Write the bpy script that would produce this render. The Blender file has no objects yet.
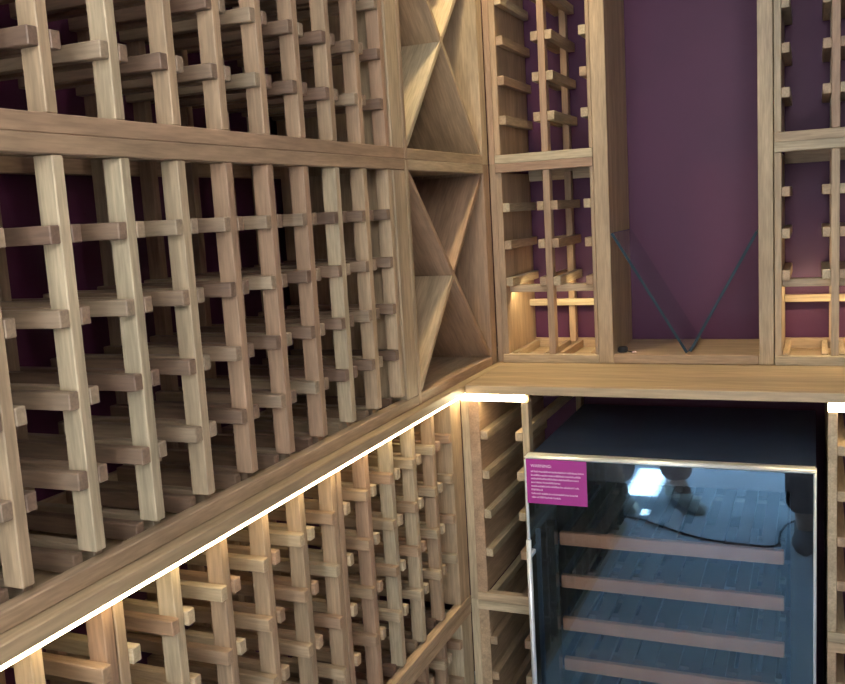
import bpy, bmesh, math, random
from mathutils import Vector, Matrix
random.seed(7)
SC = bpy.context.scene
COL = SC.collection
FLOOR = -0.97          # the worktop's top is z = 0

# ------------------------------------------------------------------ camera
cam_d = bpy.data.cameras.new('camera'); cam = bpy.data.objects.new('camera', cam_d); COL.objects.link(cam)
Rx = Vector((0.919695, 0.388251, -0.058224)); 
# rows: world axes expressed in camera axes (right, down, forward)
WX = (0.9197, 0.0017, -0.3926); WY = (0.3883, -0.1522, 0.9089); WZ = (-0.0582, -0.9884, -0.1406)
right = Vector((WX[0], WY[0], WZ[0])); down = Vector((WX[1], WY[1], WZ[1])); fwd = Vector((WX[2], WY[2], WZ[2]))
fwd.normalize(); right = (right - fwd * right.dot(fwd)).normalized(); up = right.cross(fwd).normalized()
M = Matrix((right, up, -fwd)).transposed().to_4x4(); M.translation = Vector((0.7178, -2.12, 0.3783))
cam.matrix_world = M
cam_d.sensor_fit = 'HORIZONTAL'; cam_d.sensor_width = 36.0; cam_d.lens = 916.93 / 845 * 36.0
cam_d.shift_x = 0.5 / 845; cam_d.clip_start = 0.01
SC.camera = cam

# ------------------------------------------------------------------ light
w = bpy.data.worlds.new('world'); SC.world = w; w.use_nodes = True
bg = w.node_tree.nodes['Background']; bg.inputs[0].default_value = (0.78, 0.89, 1.0, 1); bg.inputs[1].default_value = 3.0
sd = bpy.data.lights.new('sun', 'SUN'); sd.energy = 90; sd.angle = 0.01; sd.color = (1.0, 0.96, 0.9)
sun = bpy.data.objects.new('sun', sd); COL.objects.link(sun)
SUN_EL = math.radians(70)
sun.rotation_euler = (0, -(math.radians(90) - SUN_EL), 0)      # shines towards +X and down
SC.view_settings.view_transform = 'Standard'; SC.view_settings.look = 'None'
SC.view_settings.exposure = 0.45; SC.view_settings.gamma = 1; SC.view_settings.use_curve_mapping = False

# ------------------------------------------------------------------ materials
def new_mat(name):
    m = bpy.data.materials.new(name); m.use_nodes = True
    nt = m.node_tree; return m, nt, nt.nodes['Principled BSDF']
def L(nt, a, b): nt.links.new(a, b)
def wood(name, axis, c0, c1, c2, rough=0.55, fine=1.0):
    m, nt, p = new_mat(name); N = nt.nodes
    tc = N.new('ShaderNodeTexCoord'); oi = N.new('ShaderNodeObjectInfo')
    off = N.new('ShaderNodeVectorMath'); off.operation = 'SCALE'; off.inputs[0].default_value = (13.1, 7.7, 9.3); L(nt, oi.outputs['Random'], off.inputs['Scale'])
    add = N.new('ShaderNodeVectorMath'); add.operation = 'ADD'; L(nt, tc.outputs['Object'], add.inputs[0]); L(nt, off.outputs[0], add.inputs[1])
    mp = N.new('ShaderNodeMapping'); s = [1, 1, 1]; s['xyz'.index(axis)] = 0.09
    mp.inputs['Scale'].default_value = s; L(nt, add.outputs[0], mp.inputs[0])
    n1 = N.new('ShaderNodeTexNoise'); n1.inputs['Scale'].default_value = 38 * fine; n1.inputs['Detail'].default_value = 5; n1.inputs['Distortion'].default_value = 0.6
    L(nt, mp.outputs[0], n1.inputs['Vector'])
    n2 = N.new('ShaderNodeTexNoise'); n2.inputs['Scale'].default_value = 260 * fine; n2.inputs['Detail'].default_value = 3
    L(nt, mp.outputs[0], n2.inputs['Vector'])
    # board colour from the board's own random number
    r = N.new('ShaderNodeValToRGB'); e = r.color_ramp.elements
    e[0].position = 0.0; e[0].color = (*c0, 1); e[1].position = 1.0; e[1].color = (*c2, 1)
    k = e.new(0.5); k.color = (*c1, 1); L(nt, oi.outputs['Random'], r.inputs[0])
    g = N.new('ShaderNodeMapRange'); g.inputs[1].default_value = 0.3; g.inputs[2].default_value = 0.7; g.inputs[3].default_value = 0.74; g.inputs[4].default_value = 1.16
    L(nt, n1.outputs[0], g.inputs[0])
    g2 = N.new('ShaderNodeMapRange'); g2.inputs[1].default_value = 0.35; g2.inputs[2].default_value = 0.65; g2.inputs[3].default_value = 0.84; g2.inputs[4].default_value = 1.10
    L(nt, n2.outputs[0], g2.inputs[0])
    mu = N.new('ShaderNodeMath'); mu.operation = 'MULTIPLY'; L(nt, g.outputs[0], mu.inputs[0]); L(nt, g2.outputs[0], mu.inputs[1])
    mx = N.new('ShaderNodeVectorMath'); mx.operation = 'SCALE'; L(nt, r.outputs[0], mx.inputs[0]); L(nt, mu.outputs[0], mx.inputs['Scale'])
    L(nt, mx.outputs[0], p.inputs['Base Color'])
    p.inputs['Roughness'].default_value = rough
    b = N.new('ShaderNodeBump'); b.inputs['Strength'].default_value = 0.12; b.inputs['Distance'].default_value = 0.001
    L(nt, n2.outputs[0], b.inputs['Height']); L(nt, b.outputs[0], p.inputs['Normal'])
    return m
PALE = (0.50, 0.405, 0.265); MID = (0.45, 0.32, 0.195); RED = (0.38, 0.24, 0.15)
WOOD = {a: wood('oak_grain_' + a, a, RED, MID, PALE) for a in 'xyz'}
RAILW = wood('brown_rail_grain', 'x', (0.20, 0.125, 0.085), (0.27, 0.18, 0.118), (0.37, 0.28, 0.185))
TOPW = {a: wood('worktop_grain_' + a, a, (0.48, 0.345, 0.20), (0.48, 0.345, 0.20), (0.48, 0.345, 0.20), 0.45, 0.5) for a in 'xy'}
def plain(name, col, rough=0.5, metal=0.0, noise=0.0, scale=8.0, spec=0.5):
    m, nt, p = new_mat(name)
    p.inputs['Roughness'].default_value = rough; p.inputs['Metallic'].default_value = metal
    p.inputs['Specular IOR Level'].default_value = spec
    if noise:
        N = nt.nodes; t = N.new('ShaderNodeTexCoord'); n = N.new('ShaderNodeTexNoise'); n.inputs['Scale'].default_value = scale; n.inputs['Detail'].default_value = 6
        L(nt, t.outputs['Object'], n.inputs['Vector'])
        g = N.new('ShaderNodeMapRange'); g.inputs[1].default_value = 0.3; g.inputs[2].default_value = 0.7; g.inputs[3].default_value = 1 - noise; g.inputs[4].default_value = 1 + noise
        L(nt, n.outputs[0], g.inputs[0])
        v = N.new('ShaderNodeVectorMath'); v.operation = 'SCALE'; v.inputs[0].default_value = col; L(nt, g.outputs[0], v.inputs['Scale'])
        L(nt, v.outputs[0], p.inputs['Base Color'])
    else: p.inputs['Base Color'].default_value = (*col, 1)
    return m
def glow(name, col, st):
    m, nt, p = new_mat(name); p.inputs['Base Color'].default_value = (0.8, 0.8, 0.8, 1)
    p.inputs['Emission Color'].default_value = (*col, 1); p.inputs['Emission Strength'].default_value = st; return m
def pane(name, tint, ior, gcol=(1, 1, 1), rough=0.0):
    m, nt, p = new_mat(name); N = nt.nodes; N.remove(p); out = N['Material Output']
    fr = N.new('ShaderNodeFresnel'); fr.inputs[0].default_value = ior
    geo = N.new('ShaderNodeNewGeometry')
    t = N.new('ShaderNodeBsdfTransparent'); t.inputs[0].default_value = (*tint, 1)
    g = N.new('ShaderNodeBsdfGlossy'); g.inputs[0].default_value = (*gcol, 1); g.inputs[1].default_value = rough
    inv = N.new('ShaderNodeMath'); inv.operation = 'SUBTRACT'; inv.inputs[0].default_value = 1.0; L(nt, geo.outputs['Backfacing'], inv.inputs[1])
    mu = N.new('ShaderNodeMath'); mu.operation = 'MULTIPLY'; L(nt, fr.outputs[0], mu.inputs[0]); L(nt, inv.outputs[0], mu.inputs[1])
    mx = N.new('ShaderNodeMixShader'); L(nt, mu.outputs[0], mx.inputs[0]); L(nt, t.outputs[0], mx.inputs[1]); L(nt, g.outputs[0], mx.inputs[2]); L(nt, mx.outputs[0], out.inputs[0])
    return m
PLUM = plain('plum_wall_paint', (0.094, 0.022, 0.063), 0.5, noise=0.05, scale=5, spec=0.35)
WHITE = plain('white_ceiling_paint', (0.75, 0.74, 0.72), 0.8, noise=0.03)
CONC = plain('grey_concrete', (0.58, 0.61, 0.65), 0.55, noise=0.16, scale=2.2)
BLACK = plain('black_lacquered_steel', (0.045, 0.068, 0.115), 0.42, noise=0.1, scale=30)
INNER = plain('dark_liner', (0.03, 0.03, 0.035), 0.5, noise=0.1)
ALU = plain('brushed_aluminium', (0.92, 0.97, 1.0), 0.3, 0.5, noise=0.02, scale=60)
STEEL = plain('satin_steel_handle', (0.80, 0.82, 0.85), 0.3, 0.5, noise=0.02, scale=60)
SHELF = plain('beech_shelf_front', (0.50, 0.27, 0.15), 0.5, noise=0.1, scale=20)
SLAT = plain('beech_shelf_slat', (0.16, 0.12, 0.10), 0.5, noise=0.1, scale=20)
SEAL = plain('black_screen_print', (0.008, 0.009, 0.012), 0.2)
DGLASS = pane('tinted_door_glass', (0.86, 0.86, 0.88), 2.4, (0.36, 0.67, 1.0))
VGLASS = pane('clear_plate_glass', (0.88, 0.90, 0.92), 1.45)
VEDGE = plain('glass_edge_teal', (0.016, 0.038, 0.055), 0.5, spec=0.2)
MAGENTA = plain('magenta_vinyl', (0.42, 0.03, 0.28), 0.35)
INK = plain('white_print', (1.0, 0.85, 0.95), 0.5)
LED = glow('warm_led_diffuser', (1.0, 0.80, 0.46), 21)
LEDS = glow('warm_led_small', (1.0, 0.83, 0.48), 45)
DARKRUB = plain('black_rubber', (0.02, 0.02, 0.022), 0.6, noise=0.1)

# ------------------------------------------------------------------ helpers
CACHE = {}
def box_mesh(dx, dy, dz, mat, bev=0.0012):
    key = (round(dx, 5), round(dy, 5), round(dz, 5), mat.name, bev)
    if key in CACHE: return CACHE[key]
    bm = bmesh.new(); bmesh.ops.create_cube(bm, size=1.0)
    for v in bm.verts: v.co = Vector((v.co.x * dx, v.co.y * dy, v.co.z * dz))
    if bev > 0: bmesh.ops.bevel(bm, geom=list(bm.edges), offset=min(bev, dx * .3, dy * .3, dz * .3), segments=1, affect='EDGES')
    me = bpy.data.meshes.new('box'); bm.to_mesh(me); bm.free(); me.materials.append(mat); CACHE[key] = me; return me
def thing(name, label, cat, loc=(0, 0, 0), group=None):
    o = bpy.data.objects.new(name, None); o.empty_display_size = 0.05; COL.objects.link(o); o.location = loc
    o['label'] = label; o['category'] = cat
    if group: o['group'] = group
    return o
WP = {}
def wpos(o):
    p = Vector(o.location)
    while o.parent: o = o.parent; p += Vector(o.location)
    return p
def link(name, me, parent, loc, label=None):
    o = bpy.data.objects.new(name, me); COL.objects.link(o)
    o.location = Vector(loc) - (wpos(parent) if parent else Vector((0, 0, 0)))
    if parent: o.parent = parent
    if label: o['label'] = label
    return o
def box(name, parent, x0, x1, y0, y1, z0, z1, mat, bev=0.0012, label=None):
    return link(name, box_mesh(x1 - x0, y1 - y0, z1 - z0, mat, bev), parent, ((x0 + x1) / 2, (y0 + y1) / 2, (z0 + z1) / 2), label)
def wbox(name, parent, x0, x1, y0, y1, z0, z1, label=None):
    d = (x1 - x0, y1 - y0, z1 - z0); a = 'xyz'[d.index(max(d))]
    return box(name, parent, x0, x1, y0, y1, z0, z1, WOOD[a], label=label)
def bm_obj(name, bm, mats, parent=None, loc=(0, 0, 0), smooth=False, label=None):
    me = bpy.data.meshes.new(name); bm.to_mesh(me); bm.free()
    for m in (mats if isinstance(mats, (list, tuple)) else [mats]): me.materials.append(m)
    if smooth:
        for p in me.polygons: p.use_smooth = True
    return link(name, me, parent, loc, label)
def add_box(bm, x0, x1, y0, y1, z0, z1):
    r = bmesh.ops.create_cube(bm, size=1.0)
    for v in r['verts']: v.co = Vector(((x0 + x1) / 2 + v.co.x * (x1 - x0), (y0 + y1) / 2 + v.co.y * (y1 - y0), (z0 + z1) / 2 + v.co.z * (z1 - z0)))
def tube(pts, r, seg=12, cap=True):
    bm = bmesh.new(); rings = []
    for i, p in enumerate(pts):
        p = Vector(p); a = Vector(pts[max(0, i - 1)]); b = Vector(pts[min(len(pts) - 1, i + 1)]); t = (b - a).normalized()
        u = t.cross(Vector((0, 0, 1)) if abs(t.z) < .9 else Vector((1, 0, 0))).normalized(); v = t.cross(u)
        rr = r[i] if isinstance(r, (list, tuple)) else r
        rings.append([bm.verts.new(p + (u * math.cos(2 * math.pi * k / seg) + v * math.sin(2 * math.pi * k / seg)) * rr) for k in range(seg)])
    for A, B in zip(rings, rings[1:]):
        for k in range(seg): bm.faces.new((A[k], A[(k + 1) % seg], B[(k + 1) % seg], B[k]))
    if cap: bm.faces.new(rings[0][::-1]); bm.faces.new(rings[-1])
    bmesh.ops.recalc_face_normals(bm, faces=bm.faces)
    return bm
def struct(o): o['kind'] = 'structure'; return o

# ------------------------------------------------------------------ room shell
CEIL = 1.45
struct(box('floor', None, -4, 5, -9, 0.36, FLOOR - .05, FLOOR, CONC, 0))
struct(box('wall_left', None, -.36, -.250, -2.33, .36, FLOOR, CEIL, PLUM, 0))
struct(box('wall_back', None, -.25, 1.32, .250, .36, FLOOR, CEIL, PLUM, 0))
struct(box('wall_right', None, 1.32, 1.43, -2.33, .36, FLOOR, CEIL, PLUM, 0))
struct(box('wall_light_helper', None, 1.32, 1.43, -4.2, -2.335, FLOOR, CEIL + .08, WHITE, 0))  # added white wall, out of view, bounces daylight onto the left rack fronts
struct(box('ceiling', None, -.36, 1.43, -2.33, .36, CEIL, CEIL + .08, WHITE, 0))
# added unseen wall: blocks the sun, with gaps shaped for the floor's sunlit patch
def sun_block_wall():
    bm = bmesh.new(); H = FLOOR + 8.0
    x0, x1 = -1.1, -1.0; t = math.tan(SUN_EL)
    zz = lambda x: FLOOR + (1.0 + x) * t
    sun_gaps = ((-3.10, -2.64, zz(-.10), zz(.155)), (-2.63, -2.38, zz(.015), zz(.155)))
    add_box(bm, x0, x1, -6, -3.10, FLOOR, H); add_box(bm, x0, x1, -2.64, -2.63, FLOOR, H); add_box(bm, x0, x1, -2.38, -1.6, FLOOR, H)
    for ya, yb, z0, z1 in sun_gaps: add_box(bm, x0, x1, ya, yb, FLOOR, z0); add_box(bm, x0, x1, ya, yb, z1, H)
    struct(bm_obj('wall_light_helper', bm, WHITE))
    for k, (ya, yb, z0, z1) in enumerate(sun_gaps):
        bm = bmesh.new()
        for a, b, c, d in ((ya, ya + .012, z0, z1), (yb - .012, yb, z0, z1), (ya, yb, z0, z0 + .012), (ya, yb, z1 - .012, z1)): add_box(bm, x1 - .03, x1 + .01, a, b, c, d)
        struct(bm_obj('sun_gap_frame_%d' % (k + 1), bm, ALU))  # frames round the added gaps that let the sun patch through
sun_block_wall()

# ------------------------------------------------------------------ worktop
top = thing('worktop', 'long pale wooden worktop running along the left and back racks', 'worktop', (0, 0, -.02))
box('worktop_board', top, -.245, .02, -2.262, -.001, -.0195, 0, TOPW['y'], .0015)
box('worktop_board', top, .0205, 1.315, -.285, -.001, -.0195, 0, TOPW['x'], .0015)
box('worktop_board', top, -.245, 1.315, 0.0, .245, -.0195, 0, TOPW['x'], 0)

# ------------------------------------------------------------------ racks on the left wall (fronts face +X)
BW, PW, BH = .0145, .016, .0195
def rack_left(name, label, xf, ys, rows, z0, z1, yend0, yend1, dz=0, stile=None, proud=0.0, railtop=True, railh=.0205, depth=.245, xrail=None, stile0=None, pb=.0308, fl=True):
    """ys: -Y face of each post. unit spans yend0..yend1."""
    t = thing(name, label, 'wine rack', (xf, (yend0 + yend1) / 2, z0))
    xr = xf if xrail is None else xrail
    xb = xf - depth + .003
    xp = xf - proud
    # front and rear rails
    wbox('bottom_rail', t, xr - .019, xr, yend0, yend1, z0, z0 + railh)
    if z1 > -.1 and proud: wbox('top_rail', t, xr - .055, xr - .036, yend0, yend1, z1 - railh, z1); railh = .0005
    else: wbox('top_rail', t, xr - .019, xr, yend0, yend1, z1 - railh, z1)
    wbox('rear_rail', t, xb, xb + .012, yend0, yend1, z1 - .022, z1)
    wbox('rear_rail', t, xb, xb + .012, yend0, yend1, z0, z0 + .022)
    for y in ys:
        lo, hi = z0 + .033, z1 - railh - .0005
        wbox('post', t, xp - .0265, xp - .0005, y, y + PW, z0 + pb, hi)
        wbox('rear_post', t, xb + .013, xb + .036, y, y + PW, z0 + .0225, z1 - .001)
        for a, b in ((y - BW, y - .0003), (y + PW + .0003, y + PW + BW)):
            if b > yend1 or a < yend0 or (stile and b > stile[0]): continue
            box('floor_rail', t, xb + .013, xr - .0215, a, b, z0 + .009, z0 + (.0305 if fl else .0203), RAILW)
        for z in rows:
            for a, b in ((y - BW, y - .0003), (y + PW + .0003, y + PW + BW)):
                if b > yend1 or a < yend0 or (stile and b > stile[0]): continue
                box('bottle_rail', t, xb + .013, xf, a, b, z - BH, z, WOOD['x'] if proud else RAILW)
    if stile is not None: wbox('side_panel', t, xb, xf + .0005, stile[0], stile[1], z0 + .0205, z1 - railh - .0005)
    if proud and stile:
        for z in rows: wbox('bottle_rail', t, xb + .013, xf, stile[0] - BW, stile[0] - .0003, z - BH, z)
    if stile0 is not None: wbox('side_panel', t, xb, xf + .0005, stile0[0], stile0[1], z0 + .0205, z1 - railh - .0005)
    return t
Y0 = -.5695; PITCH = .10185
ysU = [Y0 - PITCH * k for k in range(17)]
UH = .4795
rack_left('wine_rack', 'oak wine rack on the left wall standing directly on the worktop, under the long rail', 0, ysU, [.3865, .299, .2115, .124], 0.0005, UH - .0002, -2.255, -.4925, stile=(-.546, -.4925), stile0=(-2.255, -2.218), xrail=.0015)
rack_left('wine_rack', 'oak wine rack on the left wall, uppermost, resting on the rack below', 0, ysU, [.585, .6725, .760, .8475, .935], UH, .9795, -2.255, -.4925, pb=.0207, fl=False, stile=(-.546, -.4925), stile0=(-2.255, -2.218), xrail=.0015)

# lower left racks, under the worktop: units of five columns
ys1 = [-.4255 - .1025 * k for k in range(5)]      # ... -.8355
ys2 = [-.855 - .1018 * k for k in range(6)]       # ... -1.364
ys3 = [ys2[-1] - .0185 - .1018 * k for k in range(6)]
ys4 = [ys3[-1] - .0185 - .1018 * k for k in range(4)]
rowsC = [-.0975, -.187, -.277, -.367]
rowsD = [-.568, -.6565, -.745, -.8335]
def low_unit(ys, a, b, where, stile=None):
    rack_left('wine_rack', 'oak wine rack just below the long light strip, ' + where, .001, ys, rowsC, -.509, -.0205, a, b, stile=stile, proud=.005, xrail=.003, pb=.026)
    rack_left('wine_rack', 'oak wine rack on the floor by the left wall, ' + where, .001, ys, rowsD, FLOOR + .0005, -.5095, a, b, stile=stile, proud=.005, xrail=.003, pb=.026)
low_unit(ys1, ys1[-1] - .001, -.2705, 'nearest the back corner', stile=(-.332, -.2705))
low_unit(ys2, ys2[-1] - .001, ys1[-1] - .0013, 'second from the back corner')
low_unit(ys3, ys3[-1] - .001, ys2[-1] - .0013, 'third from the back corner')
low_unit(ys4, ys4[-1] - .02, ys3[-1] - .0013, 'nearest the cellar entrance')

# ------------------------------------------------------------------ diamond bins
def board(name, parent, p, q, th, xa, xb):
    """flat board running from p to q in the Y-Z plane, between xa and xb"""
    p = Vector((0, *p)); q = Vector((0, *q)); d = q - p; c = (p + q) / 2; c.x = (xa + xb) / 2
    o = link(name, box_mesh(xb - xa, th, d.length, WOOD['z'], .0008), parent, c)
    o.rotation_euler = (math.atan2(-d.y, d.z), 0, 0)
    return o
def diamond(label, z0, z1):
    ya, yb = -.4915, -.0005
    t = thing('diamond_bin', label, 'wine bin', (0, (ya + yb) / 2, z0))
    xb = -.242
    wbox('bottom_rail', t, -.019, .0015, ya + .013, yb - .0405, z0, z0 + .0205)
    wbox('top_rail', t, -.019, .0015, ya + .013, yb - .0405, z1 - .0205, z1)
    wbox('floor_board', t, xb, -.0195, ya + .013, yb - .0405, z0 + .001, z0 + .018)
    wbox('top_board', t, xb, -.0195, ya + .013, yb - .0405, z1 - .018, z1 - .001)
    wbox('side_panel', t, xb, .002, ya, ya + .0125, z0, z1)
    wbox('side_panel', t, xb, .002, yb - .040, yb, z0, z1)
    wbox('back_panel', t, xb - .004, xb - .0005, ya + .013, yb - .0405, z0 + .001, z1 - .001)
    a, b = ya + .0135, yb - .041; c, d = z0 + .021, z1 - .021
    e = .007; m = ((a + b) / 2, (c + d) / 2); v = Vector((b - a, d - c)).normalized() * .0068
    board('diagonal_board', t, (a + e, d - e), (b - e, c + e), .0105, xb, -.001)
    board('diagonal_board', t, (a + e, c + e), (m[0] - v.x, m[1] - v.y), .0105, xb, -.0015)
    board('diagonal_board', t, (m[0] + v.x, m[1] + v.y), (b - e, d - e), .0105, xb, -.0015)
diamond('oak bin with crossed diagonal boards in the corner, lower one on the worktop', .0005, UH - .0002)
diamond('oak bin with crossed diagonal boards in the corner, upper one above the other', UH, .9795)

# ------------------------------------------------------------------ racks on the back wall (fronts face -Y)
def rack_back(label, x0, x1, posts, rows, z0, z1, display=False, stl=.0145, str_=.0085, yf=0.0, depth=.245, pw=.0165, bw=.0165, bh=.021, floorbars=True, loc_x=None, endbars=(True, True), edge_rail=True, rails=True, name='wine_rack'):
    t = thing(name, label, 'wine rack', ((x0 + x1) / 2, yf, z0))
    yb = yf + depth - .003
    if rails:
        wbox('bottom_rail', t, x0, x1, yf - .003, yf + .016, z0, z0 + .0205)
        wbox('top_rail', t, x0, x1, yf - .003, yf + .016, z1 - .0205, z1)
    lo, hi = z0 + .0207, z1 - .0207
    if x0 < .1: wbox('filler_strip', t, .0022, x0 - .0002, yf + .003, yf + .02, z0, z1)
    wbox('side_panel', t, x0, x0 + stl, yf, yb, lo, hi)
    wbox('side_panel', t, x1 - str_, x1, yf, yb, lo, hi)
    wbox('rear_rail', t, x0 + stl, x1 - str_, yb - .012, yb, z1 - .04, z1)
    wbox('rear_rail', t, x0 + stl, x1 - str_, yb - .012, yb, z0, z0 + .026)
    edges = []
    if endbars[0]: edges.append(x0 + stl + .0003)
    if endbars[1]: edges.append(x1 - str_ - bw - .0003)
    for x in posts:
        wbox('post', t, x, x + pw, yf, yf + .026, lo + .0, hi)
        wbox('rear_post', t, x, x + pw, yb - .036, yb - .013, z0 + .02, hi)
        edges += [x - bw - .0003, x + pw + .0003]
    for e in edges:
        for z in rows: wbox('bottle_rail', t, e, e + bw, yf + .001, yb - .013, z - bh, z)
        if floorbars: wbox('floor_rail', t, e, e + bw * .8, yf + .028, yb - .013, z0 + .002, z0 + .022)
    if floorbars: wbox('floor_board', t, x0, x1, yf + .017, yb - .013, z0 - .0003, z0 + .0017)
    if display:
        zr = z0 + .186
        o = wbox('display_rail', t, x0 + stl, x1 - str_, yf + .028, yf + .044, zr - .017, zr)
        wbox('display_rail', t, x0 + stl, x1 - str_, yb - .052, yb - .037, z0 + .117, z0 + .134)
        wbox('strip_light_shield', t, x0 + stl, x1 - str_, yf + .0442, yf + .058, zr - .0035, zr)  # added plate that keeps the strip's light from going up
        s = box('light_strip', t, x0 + stl + .001, x1 - str_ - .001, yf + .0445, yf + .051, zr - .012, zr - .0040, LEDS, 0, label='small warm light strip under the display rail')
    return t
R0 = [.386, .297, .2075]
RA = [.5915, .682, .773, .864, .945]
bx0, bx1 = .0185, .2536
rack_back('narrow oak wine rack left of the glass display, lower one with lit display row', bx0, bx1, [.1335], R0, .0005, UH - .0002, display=True)
rack_back('narrow oak wine rack left of the glass display, upper one', bx0, bx1, [.1335], RA, UH, .9795)
rx0, rx1 = .6405, 1.2145; RP = [.7515 + .1125 * k for k in range(4)]
rack_back('oak wine rack right of the glass display, lower one with lit display row', rx0, rx1, RP, R0, .0005, UH - .0002, display=True, str_=.0145)
rack_back('oak wine rack right of the glass display, upper one', rx0, rx1, RP, RA, UH, .9795, str_=.0145)

# central open display niche
n = thing('display_niche', 'tall open oak niche in the middle of the back wall showing plum paint', 'shelf', (.447, .12, .0005))
wbox('side_board', n, .2540, .2877, 0, .246, .0005, .9795)
wbox('side_board', n, .6079, .6385, 0, .246, .0005, .9795)
box('floor_board', n, .2880, .6076, .0005, .246, .0005, .0215, WOOD['x'])
wbox('top_board', n, .2880, .6076, .0005, .246, .960, .9795)

# V of plate glass
def plate(parent, p, q, th, y0, y1):
    p = Vector((p[0], 0, p[1])); q = Vector((q[0], 0, q[1])); d = (q - p).normalized(); nn = Vector((-d.z, 0, d.x)) * th / 2
    bm = bmesh.new(); vs = []
    for y in (y0, y1):
        for s, e in ((p, 1), (q, 1), (q, -1), (p, -1)): vs.append(bm.verts.new(Vector((0, y, 0)) + s + nn * e - p))
    for i, f in enumerate(((0, 1, 2, 3), (7, 6, 5, 4), (0, 4, 5, 1), (1, 5, 6, 2), (2, 6, 7, 3), (3, 7, 4, 0))):
        fc = bm.faces.new([vs[k] for k in f]); fc.material_index = 0 if i in (1, 2, 4) else 1
    bmesh.ops.recalc_face_normals(bm, faces=bm.faces)
    return bm_obj('glass_pane', bm, [VGLASS, VEDGE], parent, p)
v = thing('glass_display_shelf', 'V-shaped shelf of two clear glass panes with dark edges in the plum niche', 'glass shelf', (.4518, .02, .0216))
plate(v, (.4535, .0262), (.2905, .3035), .0062, .004, .236)
plate(v, (.4605, .0290), (.6045, .2925), .0062, .004, .236)

# little cable switch
c = thing('cable_switch', 'small black switch with a short cable lying on the floor of the plum niche', 'switch', (.303, .03, .0217))
bm = bmesh.new(); bmesh.ops.create_cone(bm, segments=24, radius1=.0125, radius2=.0115, depth=.013, cap_ends=True)
bmesh.ops.bevel(bm, geom=[e for e in bm.edges if abs(e.verts[0].co.z - e.verts[1].co.z) < 1e-5], offset=.002, segments=2, affect='EDGES')
bm_obj('switch_body', bm, DARKRUB, c, (.303, .034, .0283))
bm = tube([(.315, .034, .0245), (.322, .030, .0238), (.328, .026, .0236), (.333, .024, .0238)], .0013, 8)
bm_obj('cable', bm, DARKRUB, c, (0, 0, 0), True)
bm = tube([(.332 + .004 * math.cos(a * .5), .021 + .004 * math.sin(a * .5), .0245) for a in range(0, 11)], .0012, 8)
bm_obj('connector', bm, INK, c, (0, 0, 0), True, label='pale looped connector')

# ------------------------------------------------------------------ lower racks on the back wall
YL = -.270
def rack_low_back(label, x0, x1, left_st, right_st, posts, rows, z0, z1, endl, endr):
    t = thing('wine_rack', label, 'wine rack', ((x0 + x1) / 2, YL, z0))
    yb = .245; lo, hi = z0 + .0207, z1 - (.0207 if z1 < -.4 else 0)
    wbox('bottom_rail', t, x0, x1, YL - .003, YL + .016, z0, z0 + .0205)
    if z1 < -.4: wbox('top_rail', t, x0, x1, YL - .003, YL + .016, z1 - .0205, z1)
    else: wbox('top_rail', t, x0, x1, YL + .009, YL + .024, z1 + .0003, -.0202)  # rail added behind the strip to block its backward light
    wbox('side_panel', t, x0, x0 + left_st, YL, yb, lo, hi)
    if x0 < .1: wbox('filler_strip', t, .0020, x0 - .0002, YL + .0005, YL + .02, z0, z1)
    for x in posts + ([x1 - right_st] if right_st else []):
        wbox('post', t, x, x + .0155, YL, YL + .026, lo, hi)
        wbox('rear_post', t, x, x + .0155, yb - .03, yb - .006, z0, z1)
    E = [x0 + left_st + .0003] if endl else []
    for x in posts: E += [x - .0165, x + .0158]
    if endr: E.append(x1 - right_st - .0165)
    for e in E:
        for z in rows: wbox('bottle_rail', t, e, e + .016, YL + .001, yb - .031, z - .020, z)
        wbox('floor_rail', t, e, e + .016, YL + .017, yb - .031, z0 + .001, z0 + .0205)
    return t
rowsBC = [-.105, -.1945, -.285, -.374]; rowsBD = [-.583, -.6685, -.758, -.848]
rack_low_back('narrow oak wine rack left of the wine fridge, just under the worktop', .0205, .1565, .024, .0155, [], rowsBC, -.4985, -.0378, True, True)
rack_low_back('narrow oak wine rack on the floor left of the wine fridge', .0205, .1565, .024, .0155, [], rowsBD, FLOOR + .0005, -.499, True, True)
PR = [.8625 + .1018 * k for k in range(4)]
rack_low_back('oak wine rack right of the wine fridge, just under the worktop', .7435, 1.20, .0165, .0155, PR, rowsBC, -.4985, -.0398, True, True)
rack_low_back('oak wine rack on the floor right of the wine fridge, lower one', .7435, 1.20, .0165, .0155, PR, rowsBD, FLOOR + .0005, -.499, True, True)

# ------------------------------------------------------------------ LED strips under the worktop
LEDL = glow('warm_led_long', (1.0, 0.82, 0.50), 16)
def led(label, x0, x1, y0, y1, z0, z1, mat=LED):
    t = thing('light_strip', label, 'light strip', ((x0 + x1) / 2, (y0 + y1) / 2, z1))
    box('diffuser', t, x0, x1, y0, y1, z0, z1, mat, 0)
    return t
led('long glowing light strip under the edge of the left worktop', .0125, .0186, -2.24, -.2725, -.0240, -.0203, LEDL)
led('short glowing light strip under the back worktop, left of the wine fridge', .0045, .1485, -.2715, -.262, -.0372, -.0198)
led('glowing light strip under the back worktop, right of the wine fridge', .7437, 1.19, -.2715, -.262, -.0392, -.0198)

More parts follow.
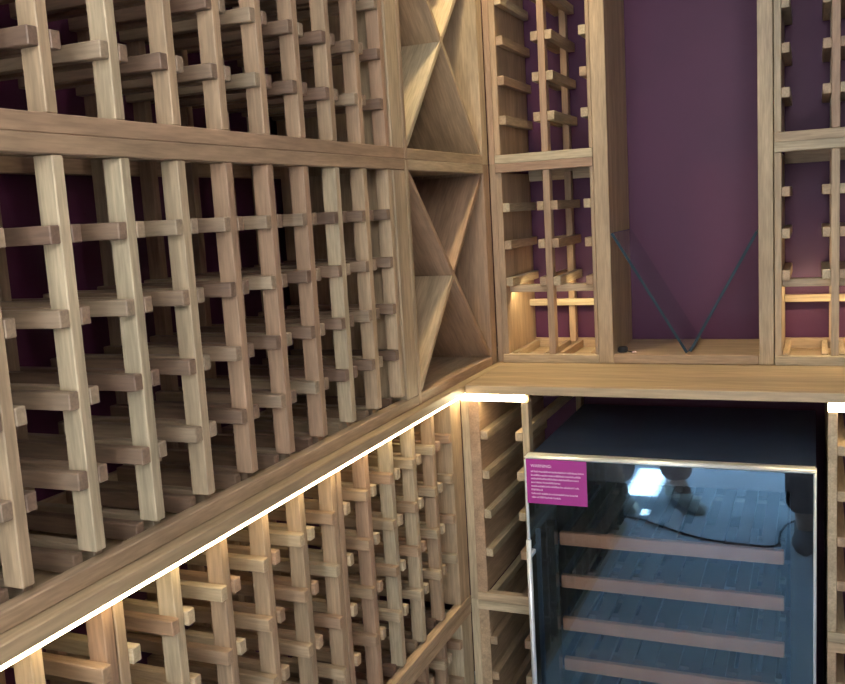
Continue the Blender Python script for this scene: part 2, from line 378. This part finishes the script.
# ------------------------------------------------------------------ wine fridge
FX0, FX1, FY, FT = .1600, .7240, -.330, -.1400
FB = FLOOR + .0005
fr = thing('wine_fridge', 'black glass-door wine fridge with a magenta warning label under the back worktop', 'wine fridge', ((FX0 + FX1) / 2, 0, FB))
def shell(x0, x1, y0, y1, z0, z1, th):
    bm = bmesh.new()
    add_box(bm, x0, x0 + th, y0, y1, z0, z1); add_box(bm, x1 - th, x1, y0, y1, z0, z1)
    add_box(bm, x0 + th, x1 - th, y0, y1, z1 - th, z1); add_box(bm, x0 + th, x1 - th, y0, y1, z0, z0 + th)
    add_box(bm, x0 + th, x1 - th, y1 - th, y1, z0 + th, z1 - th)
    for v_ in bm.verts: v_.co -= Vector(((x0 + x1) / 2, (y0 + y1) / 2, z0))
    return bm, ((x0 + x1) / 2, (y0 + y1) / 2, z0)
bm, l = shell(FX0 + .006, FX1 - .001, FY + .040, .20, FB + .01, FT - .004, .028); bm_obj('cabinet', bm, BLACK, fr, l)
door = box('door', fr, FX0 + .004, FX1 - .004, FY + .0065, FY + .0345, FB + .06, FT - .004, SEAL, 0)
# the door core is a frame with an opening behind the glass
bm = bmesh.new(); a0, a1, c0, c1 = FX0 + .0057, FX1 - .0057, FB + .06, FT - .0057; iw = .040
add_box(bm, a0, a0 + .052, FY + .0065, FY + .0345, c0, c1); add_box(bm, a1 - iw, a1, FY + .0065, FY + .0345, c0, c1)
add_box(bm, a0 + .052, a1 - iw, FY + .0065, FY + .0345, c1 - .041, c1); add_box(bm, a0 + .052, a1 - iw, FY + .0065, FY + .0345, c0, c0 + .045)
cc = Vector(((a0 + a1) / 2, FY + .0205, (c0 + c1) / 2))
for v_ in bm.verts: v_.co -= cc
me = bpy.data.meshes.new('door'); bm.to_mesh(me); bm.free(); me.materials.append(SEAL); door.data = me
box('door_glass', door, FX0 + .0058, FX1 - .0058, FY + .0006, FY + .006, FB + .0605, FT - .0058, DGLASS, 0, label='tinted reflecting glass pane')
bm = bmesh.new()
for a, b, c_, d in ((FX0, FX1, FT - .0055, FT + .0), (FX0, FX1, FB + .055, FB + .06), (FX0, FX0 + .0055, FB + .06, FT - .0055), (FX1 - .0055, FX1, FB + .06, FT - .0055)):
    add_box(bm, a, b, FY, FY + .036, c_, d)
bmesh.ops.bevel(bm, geom=list(bm.edges), offset=.0024, segments=3, affect='EDGES')
for v_ in bm.verts: v_.co -= cc
bm_obj('door_frame', bm, ALU, door, cc, True, label='bright aluminium edge frame')
bm = tube([(0, 0, 0), (0, 0, .30), (0, 0, .60)], .0055, 20); bmesh.ops.translate(bm, verts=bm.verts, vec=(0, 0, 0))
hd = bm_obj('handle', bm, STEEL, door, (.1740, FY - .034, -.910), True, label='long round steel bar handle')
for z in (-.345, -.84): box('handle_mount', door, .1695, .1785, FY - .029, FY - .0005, z - .005, z + .005, STEEL)
bm, l = shell(FX0 + .036, FX1 - .031, FY + .045, .165, FB + .045, FT - .038, .004); bm_obj('liner', bm, INNER, fr, l)
ztop = [-.322, -.4185, -.5165, -.6095, -.7025, -.7955]
for z in ztop:
    s = box('wine_shelf', fr, .2150, .6655, -.272, -.258, z - .0285, z, SHELF, .0015, label='wooden front of a pull-out shelf')
    bm = bmesh.new()
    for k in range(9): add_box(bm, .232 + k * .0485, .232 + k * .0485 + .026, -.257, .14, z - .018, z - .008)
    add_box(bm, .222, .658, -.20, -.18, z - .028, z - .0185); add_box(bm, .222, .658, .10, .12, z - .028, z - .0185)
    o = bm_obj('shelf_slats', bm, SLAT, s, (0, 0, 0))
for z in ztop:
    bm = bmesh.new(); add_box(bm, .1995, .2140, -.262, .15, z - .0290, z - .022); add_box(bm, .6665, .6895, -.262, .15, z - .0290, z - .022)
    bm_obj('shelf_runner', bm, BLACK, fr, (0, 0, 0))
# warning label: sheet + printing
def quad_sheet(pts, y, mat, name, parent):
    bm = bmesh.new(); c = Vector((sum(p[0] for p in pts) / 4, y, sum(p[1] for p in pts) / 4))
    f = [bm.verts.new(Vector((p[0], y, p[1])) - c) for p in pts]; b = [bm.verts.new(v_.co + Vector((0, .0003, 0))) for v_ in f]
    bm.faces.new(f); bm.faces.new(b[::-1])
    for i in range(4): bm.faces.new((f[i], b[i], b[(i + 1) % 4], f[(i + 1) % 4]))
    bmesh.ops.recalc_face_normals(bm, faces=bm.faces)
    return bm_obj(name, bm, mat, parent, c)
SX0, SX1, SZ0, SZ1 = .1650, .2925, -.2405, -.1450
st = quad_sheet([(SX0, SZ0), (SX1, SZ0), (SX1, SZ1), (SX0, SZ1)], FY - .0002, MAGENTA, 'warning_label', fr)
st['label'] = 'magenta warning label in the top left corner of the door'
fc = bpy.data.curves.new('warning', 'FONT'); fc.body = 'WARNING:'; fc.size = .0088; fc.extrude = .0001
fo = bpy.data.objects.new('tmp', fc); COL.objects.link(fo); dg = bpy.context.evaluated_depsgraph_get(); dg.update()
tm = bpy.data.meshes.new_from_object(fo.evaluated_get(dg)); bpy.data.objects.remove(fo)
bm = bmesh.new(); bm.from_mesh(tm)
bmesh.ops.rotate(bm, verts=bm.verts, cent=(0, 0, 0), matrix=Matrix.Rotation(math.pi / 2, 3, 'X'))
bmesh.ops.translate(bm, verts=bm.verts, vec=(SX0 + .010, FY - .0006, SZ1 - .0170))
for zc, ln in ((.0265, .112), (.0345, .104), (.0420, .100), (.0500, .062), (.0580, .102), (.0660, .024), (.0740, .098), (.0820, .062)):
    x = SX0 + .010
    while x < SX0 + .010 + ln:
        wl = random.uniform(.004, .010); x1 = min(x + wl, SX0 + .010 + ln)
        u = x
        while u < x1:       # letter-like strokes of unreadable small print
            h = random.choice((.0026, .0026, .0036)); add_box(bm, u, u + .0009, FY - .0007, FY - .0004, SZ1 - zc - .0013, SZ1 - zc - .0013 + h)
            if random.random() < .6: add_box(bm, u, u + .0017, FY - .0007, FY - .0004, SZ1 - zc - .0013, SZ1 - zc - .0007)
            u += .0020
        x = x1 + .0014
o = bm_obj('printing', bm, INK, st, (0, 0, 0), label='white printed warning text')

# ------------------------------------------------------------------ ceiling light over the corner
def spotlight(label, x, y, energy, size, col):
    cl = thing('ceiling_spotlight', label, 'ceiling light', (x, y, CEIL))
    bm = bmesh.new(); bmesh.ops.create_cone(bm, segments=32, radius1=.042, radius2=.048, depth=.012, cap_ends=True)
    bm_obj('ring', bm, ALU, cl, (x, y, CEIL - .0065))
    bm = bmesh.new(); bmesh.ops.create_cone(bm, segments=32, radius1=.034, radius2=.034, depth=.003, cap_ends=True)
    bm_obj('lamp_lens', bm, SPOTLENS, cl, (x, y, CEIL - .0145))
    ld = bpy.data.lights.new('spot', 'SPOT'); ld.energy = energy; ld.color = col; ld.spot_size = math.radians(size); ld.spot_blend = .6; ld.shadow_soft_size = .03
    lo = bpy.data.objects.new('spot', ld); COL.objects.link(lo); lo.parent = cl; lo.location = (0, 0, -.02)
SPOTLENS = glow('spot_lens', (1.0, .80, .5), 18)
spotlight('round recessed warm spotlight in the ceiling above the corner', .14, -.22, 38, 75, (1.0, .80, .45))
spotlight('unseen spotlight added in the middle of the cellar ceiling to brighten the racks', .60, -1.15, 6.5, 140, (1.0, .90, .74))  # added lamp, out of view, brightens rail tops and left rack fronts

# ------------------------------------------------------------------ power cable on the floor (seen in the door glass)
pts = []
P = [(-.5, -2.40), (-.2, -2.33), (.015, -2.33), (.16, -2.24), (.306, -2.155), (.45, -2.125), (.585, -2.14), (.60, -2.30), (.66, -2.45), (.9, -2.60), (1.5, -2.75)]
for i in range(len(P) - 1):
    for k in range(6):
        t = k / 6; p0 = P[max(0, i - 1)]; p1 = P[i]; p2 = P[i + 1]; p3 = P[min(len(P) - 1, i + 2)]
        q = [.5 * ((2 * p1[j]) + (-p0[j] + p2[j]) * t + (2 * p0[j] - 5 * p1[j] + 4 * p2[j] - p3[j]) * t * t + (-p0[j] + 3 * p1[j] - 3 * p2[j] + p3[j]) * t ** 3) for j in (0, 1)]
        pts.append((q[0], q[1], FLOOR + .0046))
o = bm_obj('power_cable', tube(pts, .0042, 8), DARKRUB, None, (0, 0, 0), True)
o['label'] = 'black cable curving across the grey floor, reflected in the fridge door'; o['category'] = 'cable'

# ------------------------------------------------------------------ the two people reflected in the fridge door
SKIN = plain('skin', (0.50, 0.30, 0.21), 0.55, noise=0.04, scale=20)
NAVY = plain('dark_trouser_cloth', (0.022, 0.025, 0.035), 0.85, noise=0.15, scale=40)
SHIRT = plain('grey_shirt_cloth', (0.16, 0.17, 0.20), 0.85, noise=0.1, scale=40)
SHOE = plain('beige_leather', (0.75, 0.70, 0.60), 0.6, noise=0.08, scale=30)
DSHOE = plain('dark_leather', (0.02, 0.02, 0.022), 0.5, noise=0.1)
HAIR = plain('brown_hair', (0.05, 0.03, 0.02), 0.6, noise=0.2, scale=80)
EYE = plain('eye', (0.03, 0.02, 0.02), 0.2)
def skin_obj(name, nodes, chains, mat, parent, root=0, sub=2):
    bm = bmesh.new(); ly = bm.verts.layers.skin.verify()
    vs = []
    for i, (co, r) in enumerate(nodes):
        v_ = bm.verts.new(co); v_[ly].radius = (r, r) if not isinstance(r, tuple) else r; v_[ly].use_root = (i == root); vs.append(v_)
    for a, b in chains: bm.edges.new((vs[a], vs[b]))
    me = bpy.data.meshes.new(name); bm.to_mesh(me); bm.free(); me.materials.append(mat)
    o = bpy.data.objects.new(name, me); COL.objects.link(o)
    md = o.modifiers.new('skin', 'SKIN'); md.use_smooth_shade = True
    sb = o.modifiers.new('smooth', 'SUBSURF'); sb.levels = sub; sb.render_levels = sub
    dg = bpy.context.evaluated_depsgraph_get(); dg.update()
    me2 = bpy.data.meshes.new_from_object(o.evaluated_get(dg)); o.modifiers.clear(); o.data = me2
    if not me2.materials: me2.materials.append(mat)
    for p_ in me2.polygons: p_.use_smooth = True
    if parent: o.parent = parent
    return o
def person(label, loc, heading, feet, hands, elbows, shoe_mat, shirt_mat):
    """local frame: +Y is forward; feet = (left heel, left toe, right heel, right toe) in local x, y"""
    t = thing('person', label, 'person', (loc[0], loc[1], FLOOR)); t.rotation_euler = (0, 0, heading)
    N = []; E = []
    def n(co, r, p=None):
        N.append((co, r)); k = len(N) - 1
        if p is not None: E.append((p, k))
        return k
    pel = n((0, -.01, .94), (.135, .10)); sp = n((0, -.01, 1.10), (.125, .09), pel); ch = n((0, -.01, 1.29), (.155, .10), sp); nb = n((0, -.02, 1.44), (.07, .06), ch)
    nk = n((0, -.01, 1.50), .052, nb); h1 = n((0, .015, 1.57), (.066, .078), nk); h2 = n((0, .01, 1.65), (.076, .092), h1); n((0, 0, 1.71), (.055, .07), h2)
    legs = []
    for s_, (hx, hy, tx, ty) in ((-1, feet[0:4]), (1, feet[4:8])):
        d = Vector((tx - hx, ty - hy)); ax = hx + d.x * .22; ay = hy + d.y * .22
        a = n((s_ * .095, -.01, .86), (.088, .095), pel); kx = (s_ * .095 + ax) / 2; k = n((kx, (ay) / 2 + .02, .50), .060, a); c_ = n((kx * .5 + ax * .5, ay * .75, .34), .056, k)
        an = n((ax, ay, .095), .040, c_); n((hx + d.x * .6, hy + d.y * .6, .045), (.038, .026), an)
        legs.append(((s_ * .095, -.01, .86), (kx, ay / 2 + .02, .50), (ax, ay, .10), (hx, hy), (tx, ty)))
    arms = []
    for s_, el, hd in ((-1, elbows[0], hands[0]), (1, elbows[1], hands[1])):
        sh = n((s_ * .185, -.02, 1.41), .055, ch); e_ = n(el, .040, sh); wv = Vector(hd[0]); w_ = n(hd[0], .026, e_)
        f = Vector(hd[1]).normalized(); side = Vector(hd[2]).normalized(); palm = f.cross(side).normalized() * hd[3]
        pm = n(wv + f * .045, (.030, .016), w_)
        pk = n(wv + f * .085, (.034, .013), pm)
        for q, (o_, ln) in enumerate(((-.030, .066), (-.010, .075), (.010, .070), (.029, .054))):
            b0 = wv + f * .094 + side * o_; c1 = b0 + f * ln * .42 + palm * ln * hd[4] * .2; c2 = c1 + f * ln * (.34 - .14 * hd[4]) + palm * ln * hd[4] * .34; c3 = c2 + f * ln * (.24 - .2 * hd[4]) + palm * ln * hd[4] * .4
            x_ = n(b0, .0088, pk); x_ = n(c1, .0085, x_); x_ = n(c2, .0078, x_); n(c3, .0068, x_)
        th = n(wv + f * .035 - side * .036, .0105, pm); th = n(wv + f * .065 - side * .052 + palm * .012, .0095, th); n(wv + f * .092 - side * .056 + palm * .03 * (.4 + hd[4]), .008, th)
        arms.append(((s_ * .185, -.02, 1.41), el, hd[0]))
    body = skin_obj('body', N, E, SKIN, t)
    # trousers
    T = [((0, -.01, 1.0), (.155, .118)), ((0, -.01, .93), (.16, .122))]; TE = [(0, 1)]
    for a, k, an, he, to in legs:
        i = len(T); T += [(a, (.106, .112)), (((a[0] + k[0]) / 2, (a[1] + k[1]) / 2, .68), .092), (k, .078), (((k[0] + an[0]) / 2, (k[1] + an[1]) / 2, .30), .084), ((an[0], an[1], .085), .076)]
        TE += [(1, i), (i, i + 1), (i + 1, i + 2), (i + 2, i + 3), (i + 3, i + 4)]
    skin_obj('trousers', T, TE, NAVY, t, 1)
    S = [((0, -.01, .97), (.165, .128)), ((0, -.01, 1.12), (.150, .115)), ((0, -.01, 1.29), (.178, .125)), ((0, -.02, 1.43), (.085, .075))]; SE = [(0, 1), (1, 2), (2, 3)]
    for sh, el, hd in arms:
        i = len(S); S += [(sh, .070), (el, .054), (tuple(Vector(el).lerp(Vector(hd), .86)), .038)]; SE += [(2, i), (i, i + 1), (i + 1, i + 2)]
    skin_obj('shirt', S, SE, shirt_mat, t, 1)
    for a, k, an, he, to in legs:
        he = Vector((*he, 0)); to = Vector((*to, 0)); d = (to - he); u = d.normalized(); sd_ = Vector((u.y, -u.x, 0)); ln = d.length
        bm = bmesh.new(); rings = []
        prof = [(0, .026, .055), (.04, .034, .088), (.16, .037, .105), (.30, .037, .098), (.45, .038, .074), (.62, .046, .060), (.80, .047, .050), (.93, .036, .040), (1.0, .014, .026)]
        for q, wd, ht in prof:
            c_ = he + u * ln * q; ring = []
            for kk in range(12):
                an_ = math.pi * 2 * kk / 12; zz = ht * .5 + ht * .5 * math.sin(an_) ; ring.append(bm.verts.new(c_ + sd_ * wd * math.cos(an_) * (1.0 if zz < ht * .6 else .85) + Vector((0, 0, max(.001, zz)))))
            rings.append(ring)
        for A, B in zip(rings, rings[1:]):
            for kk in range(12): bm.faces.new((A[kk], A[(kk + 1) % 12], B[(kk + 1) % 12], B[kk]))
        bm.faces.new(rings[0]); bm.faces.new(rings[-1][::-1]); bmesh.ops.recalc_face_normals(bm, faces=bm.faces)
        me = bpy.data.meshes.new('shoe'); bm.to_mesh(me); bm.free(); me.materials.append(shoe_mat)
        for p_ in me.polygons: p_.use_smooth = True
        o = bpy.data.objects.new('shoe', me); COL.objects.link(o); o.parent = t
    # hair and face
    bm = bmesh.new(); bmesh.ops.create_uvsphere(bm, u_segments=24, v_segments=16, radius=1)
    bmesh.ops.delete(bm, geom=[v_ for v_ in bm.verts if v_.co.z < -.25 or (v_.co.y > .45 and v_.co.z < .45)], context='VERTS')
    for v_ in bm.verts: v_.co = Vector((v_.co.x * .083, v_.co.y * .100 + .002, v_.co.z * .098 + 1.655)) * 1.0
    me = bpy.data.meshes.new('hair'); bm.to_mesh(me); bm.free(); me.materials.append(HAIR)
    o = bpy.data.objects.new('hair', me); COL.objects.link(o); o.parent = t; sm = o.modifiers.new('thick', 'SOLIDIFY'); sm.thickness = .008
    for nm, mt, pts_ in (('nose', SKIN, [((0, .085, 1.625), .009), ((0, .106, 1.598), .013)]), ('mouth', plain('lips', (.35, .12, .1), .5), [((-.02, .086, 1.565), .005), ((0, .092, 1.565), .007), ((.02, .086, 1.565), .005)])):
        oo = skin_obj(nm, pts_, [(i, i + 1) for i in range(len(pts_) - 1)], mt, t)
    for s_ in (-1, 1):
        for nm, mt, pos, sc in (('eye', EYE, (s_ * .030, .088, 1.632), (.012, .008, .007)), ('ear', SKIN, (s_ * .078, .0, 1.615), (.010, .022, .032))):
            bm = bmesh.new(); bmesh.ops.create_uvsphere(bm, u_segments=16, v_segments=10, radius=1)
            for v_ in bm.verts: v_.co = Vector((v_.co.x * sc[0], v_.co.y * sc[1], v_.co.z * sc[2]))
            me = bpy.data.meshes.new(nm); bm.to_mesh(me); bm.free(); me.materials.append(mt)
            o = bpy.data.objects.new(nm, me); COL.objects.link(o); o.parent = t; o.location = pos
    return t
# the bystander whose shoe points at the fridge
hd = -math.atan2(.6, .8)
def loc2(x, y, ox, oy, h):
    dx, dy = x - ox, y - oy; return (dx * math.cos(-h) - dy * math.sin(-h), dx * math.sin(-h) + dy * math.cos(-h))
O = (.075, -2.57)
f = loc2(-.13, -2.62, *O, hd) + loc2(.0, -2.385, *O, hd) + loc2(.115, -2.67, *O, hd) + loc2(.285, -2.44, *O, hd)
person('person in dark trousers and beige shoes standing, reflected in the fridge door', O, hd, f,
       [((-.25, .03, .86), (-.05, .1, -1), (0, 1, 0), 1, .35), ((.25, .03, .86), (.05, .1, -1), (0, 1, 0), -1, .35)], [(-.245, -.03, 1.13), (.245, -.03, 1.13)], SHOE, SHIRT)
# the photographer
O = (.80, -2.36)
person('person in dark trousers and dark shoes holding up a phone, reflected at the door edge', O, 0, (-.115, .03, -.108, .30, .10, .02, .11, .29),
       [((-.165, .075, 1.315), (.25, .9, .1), (0, .1, -1), 1, .8), ((.010, .075, 1.315), (-.25, .9, .1), (0, .1, -1), -1, .8)], [(-.25, -.02, 1.12), (.20, -.02, 1.12)], DSHOE, NAVY)
ph = thing('phone', 'black phone held up by the photographer', 'phone', (.718, -2.14, .3783))
box('phone_body', ph, .643, .793, -2.1415, -2.1335, .343, .414, DARKRUB, .003)
box('screen', ph, .648, .788, -2.1425, -2.1417, .347, .410, SEAL, 0)
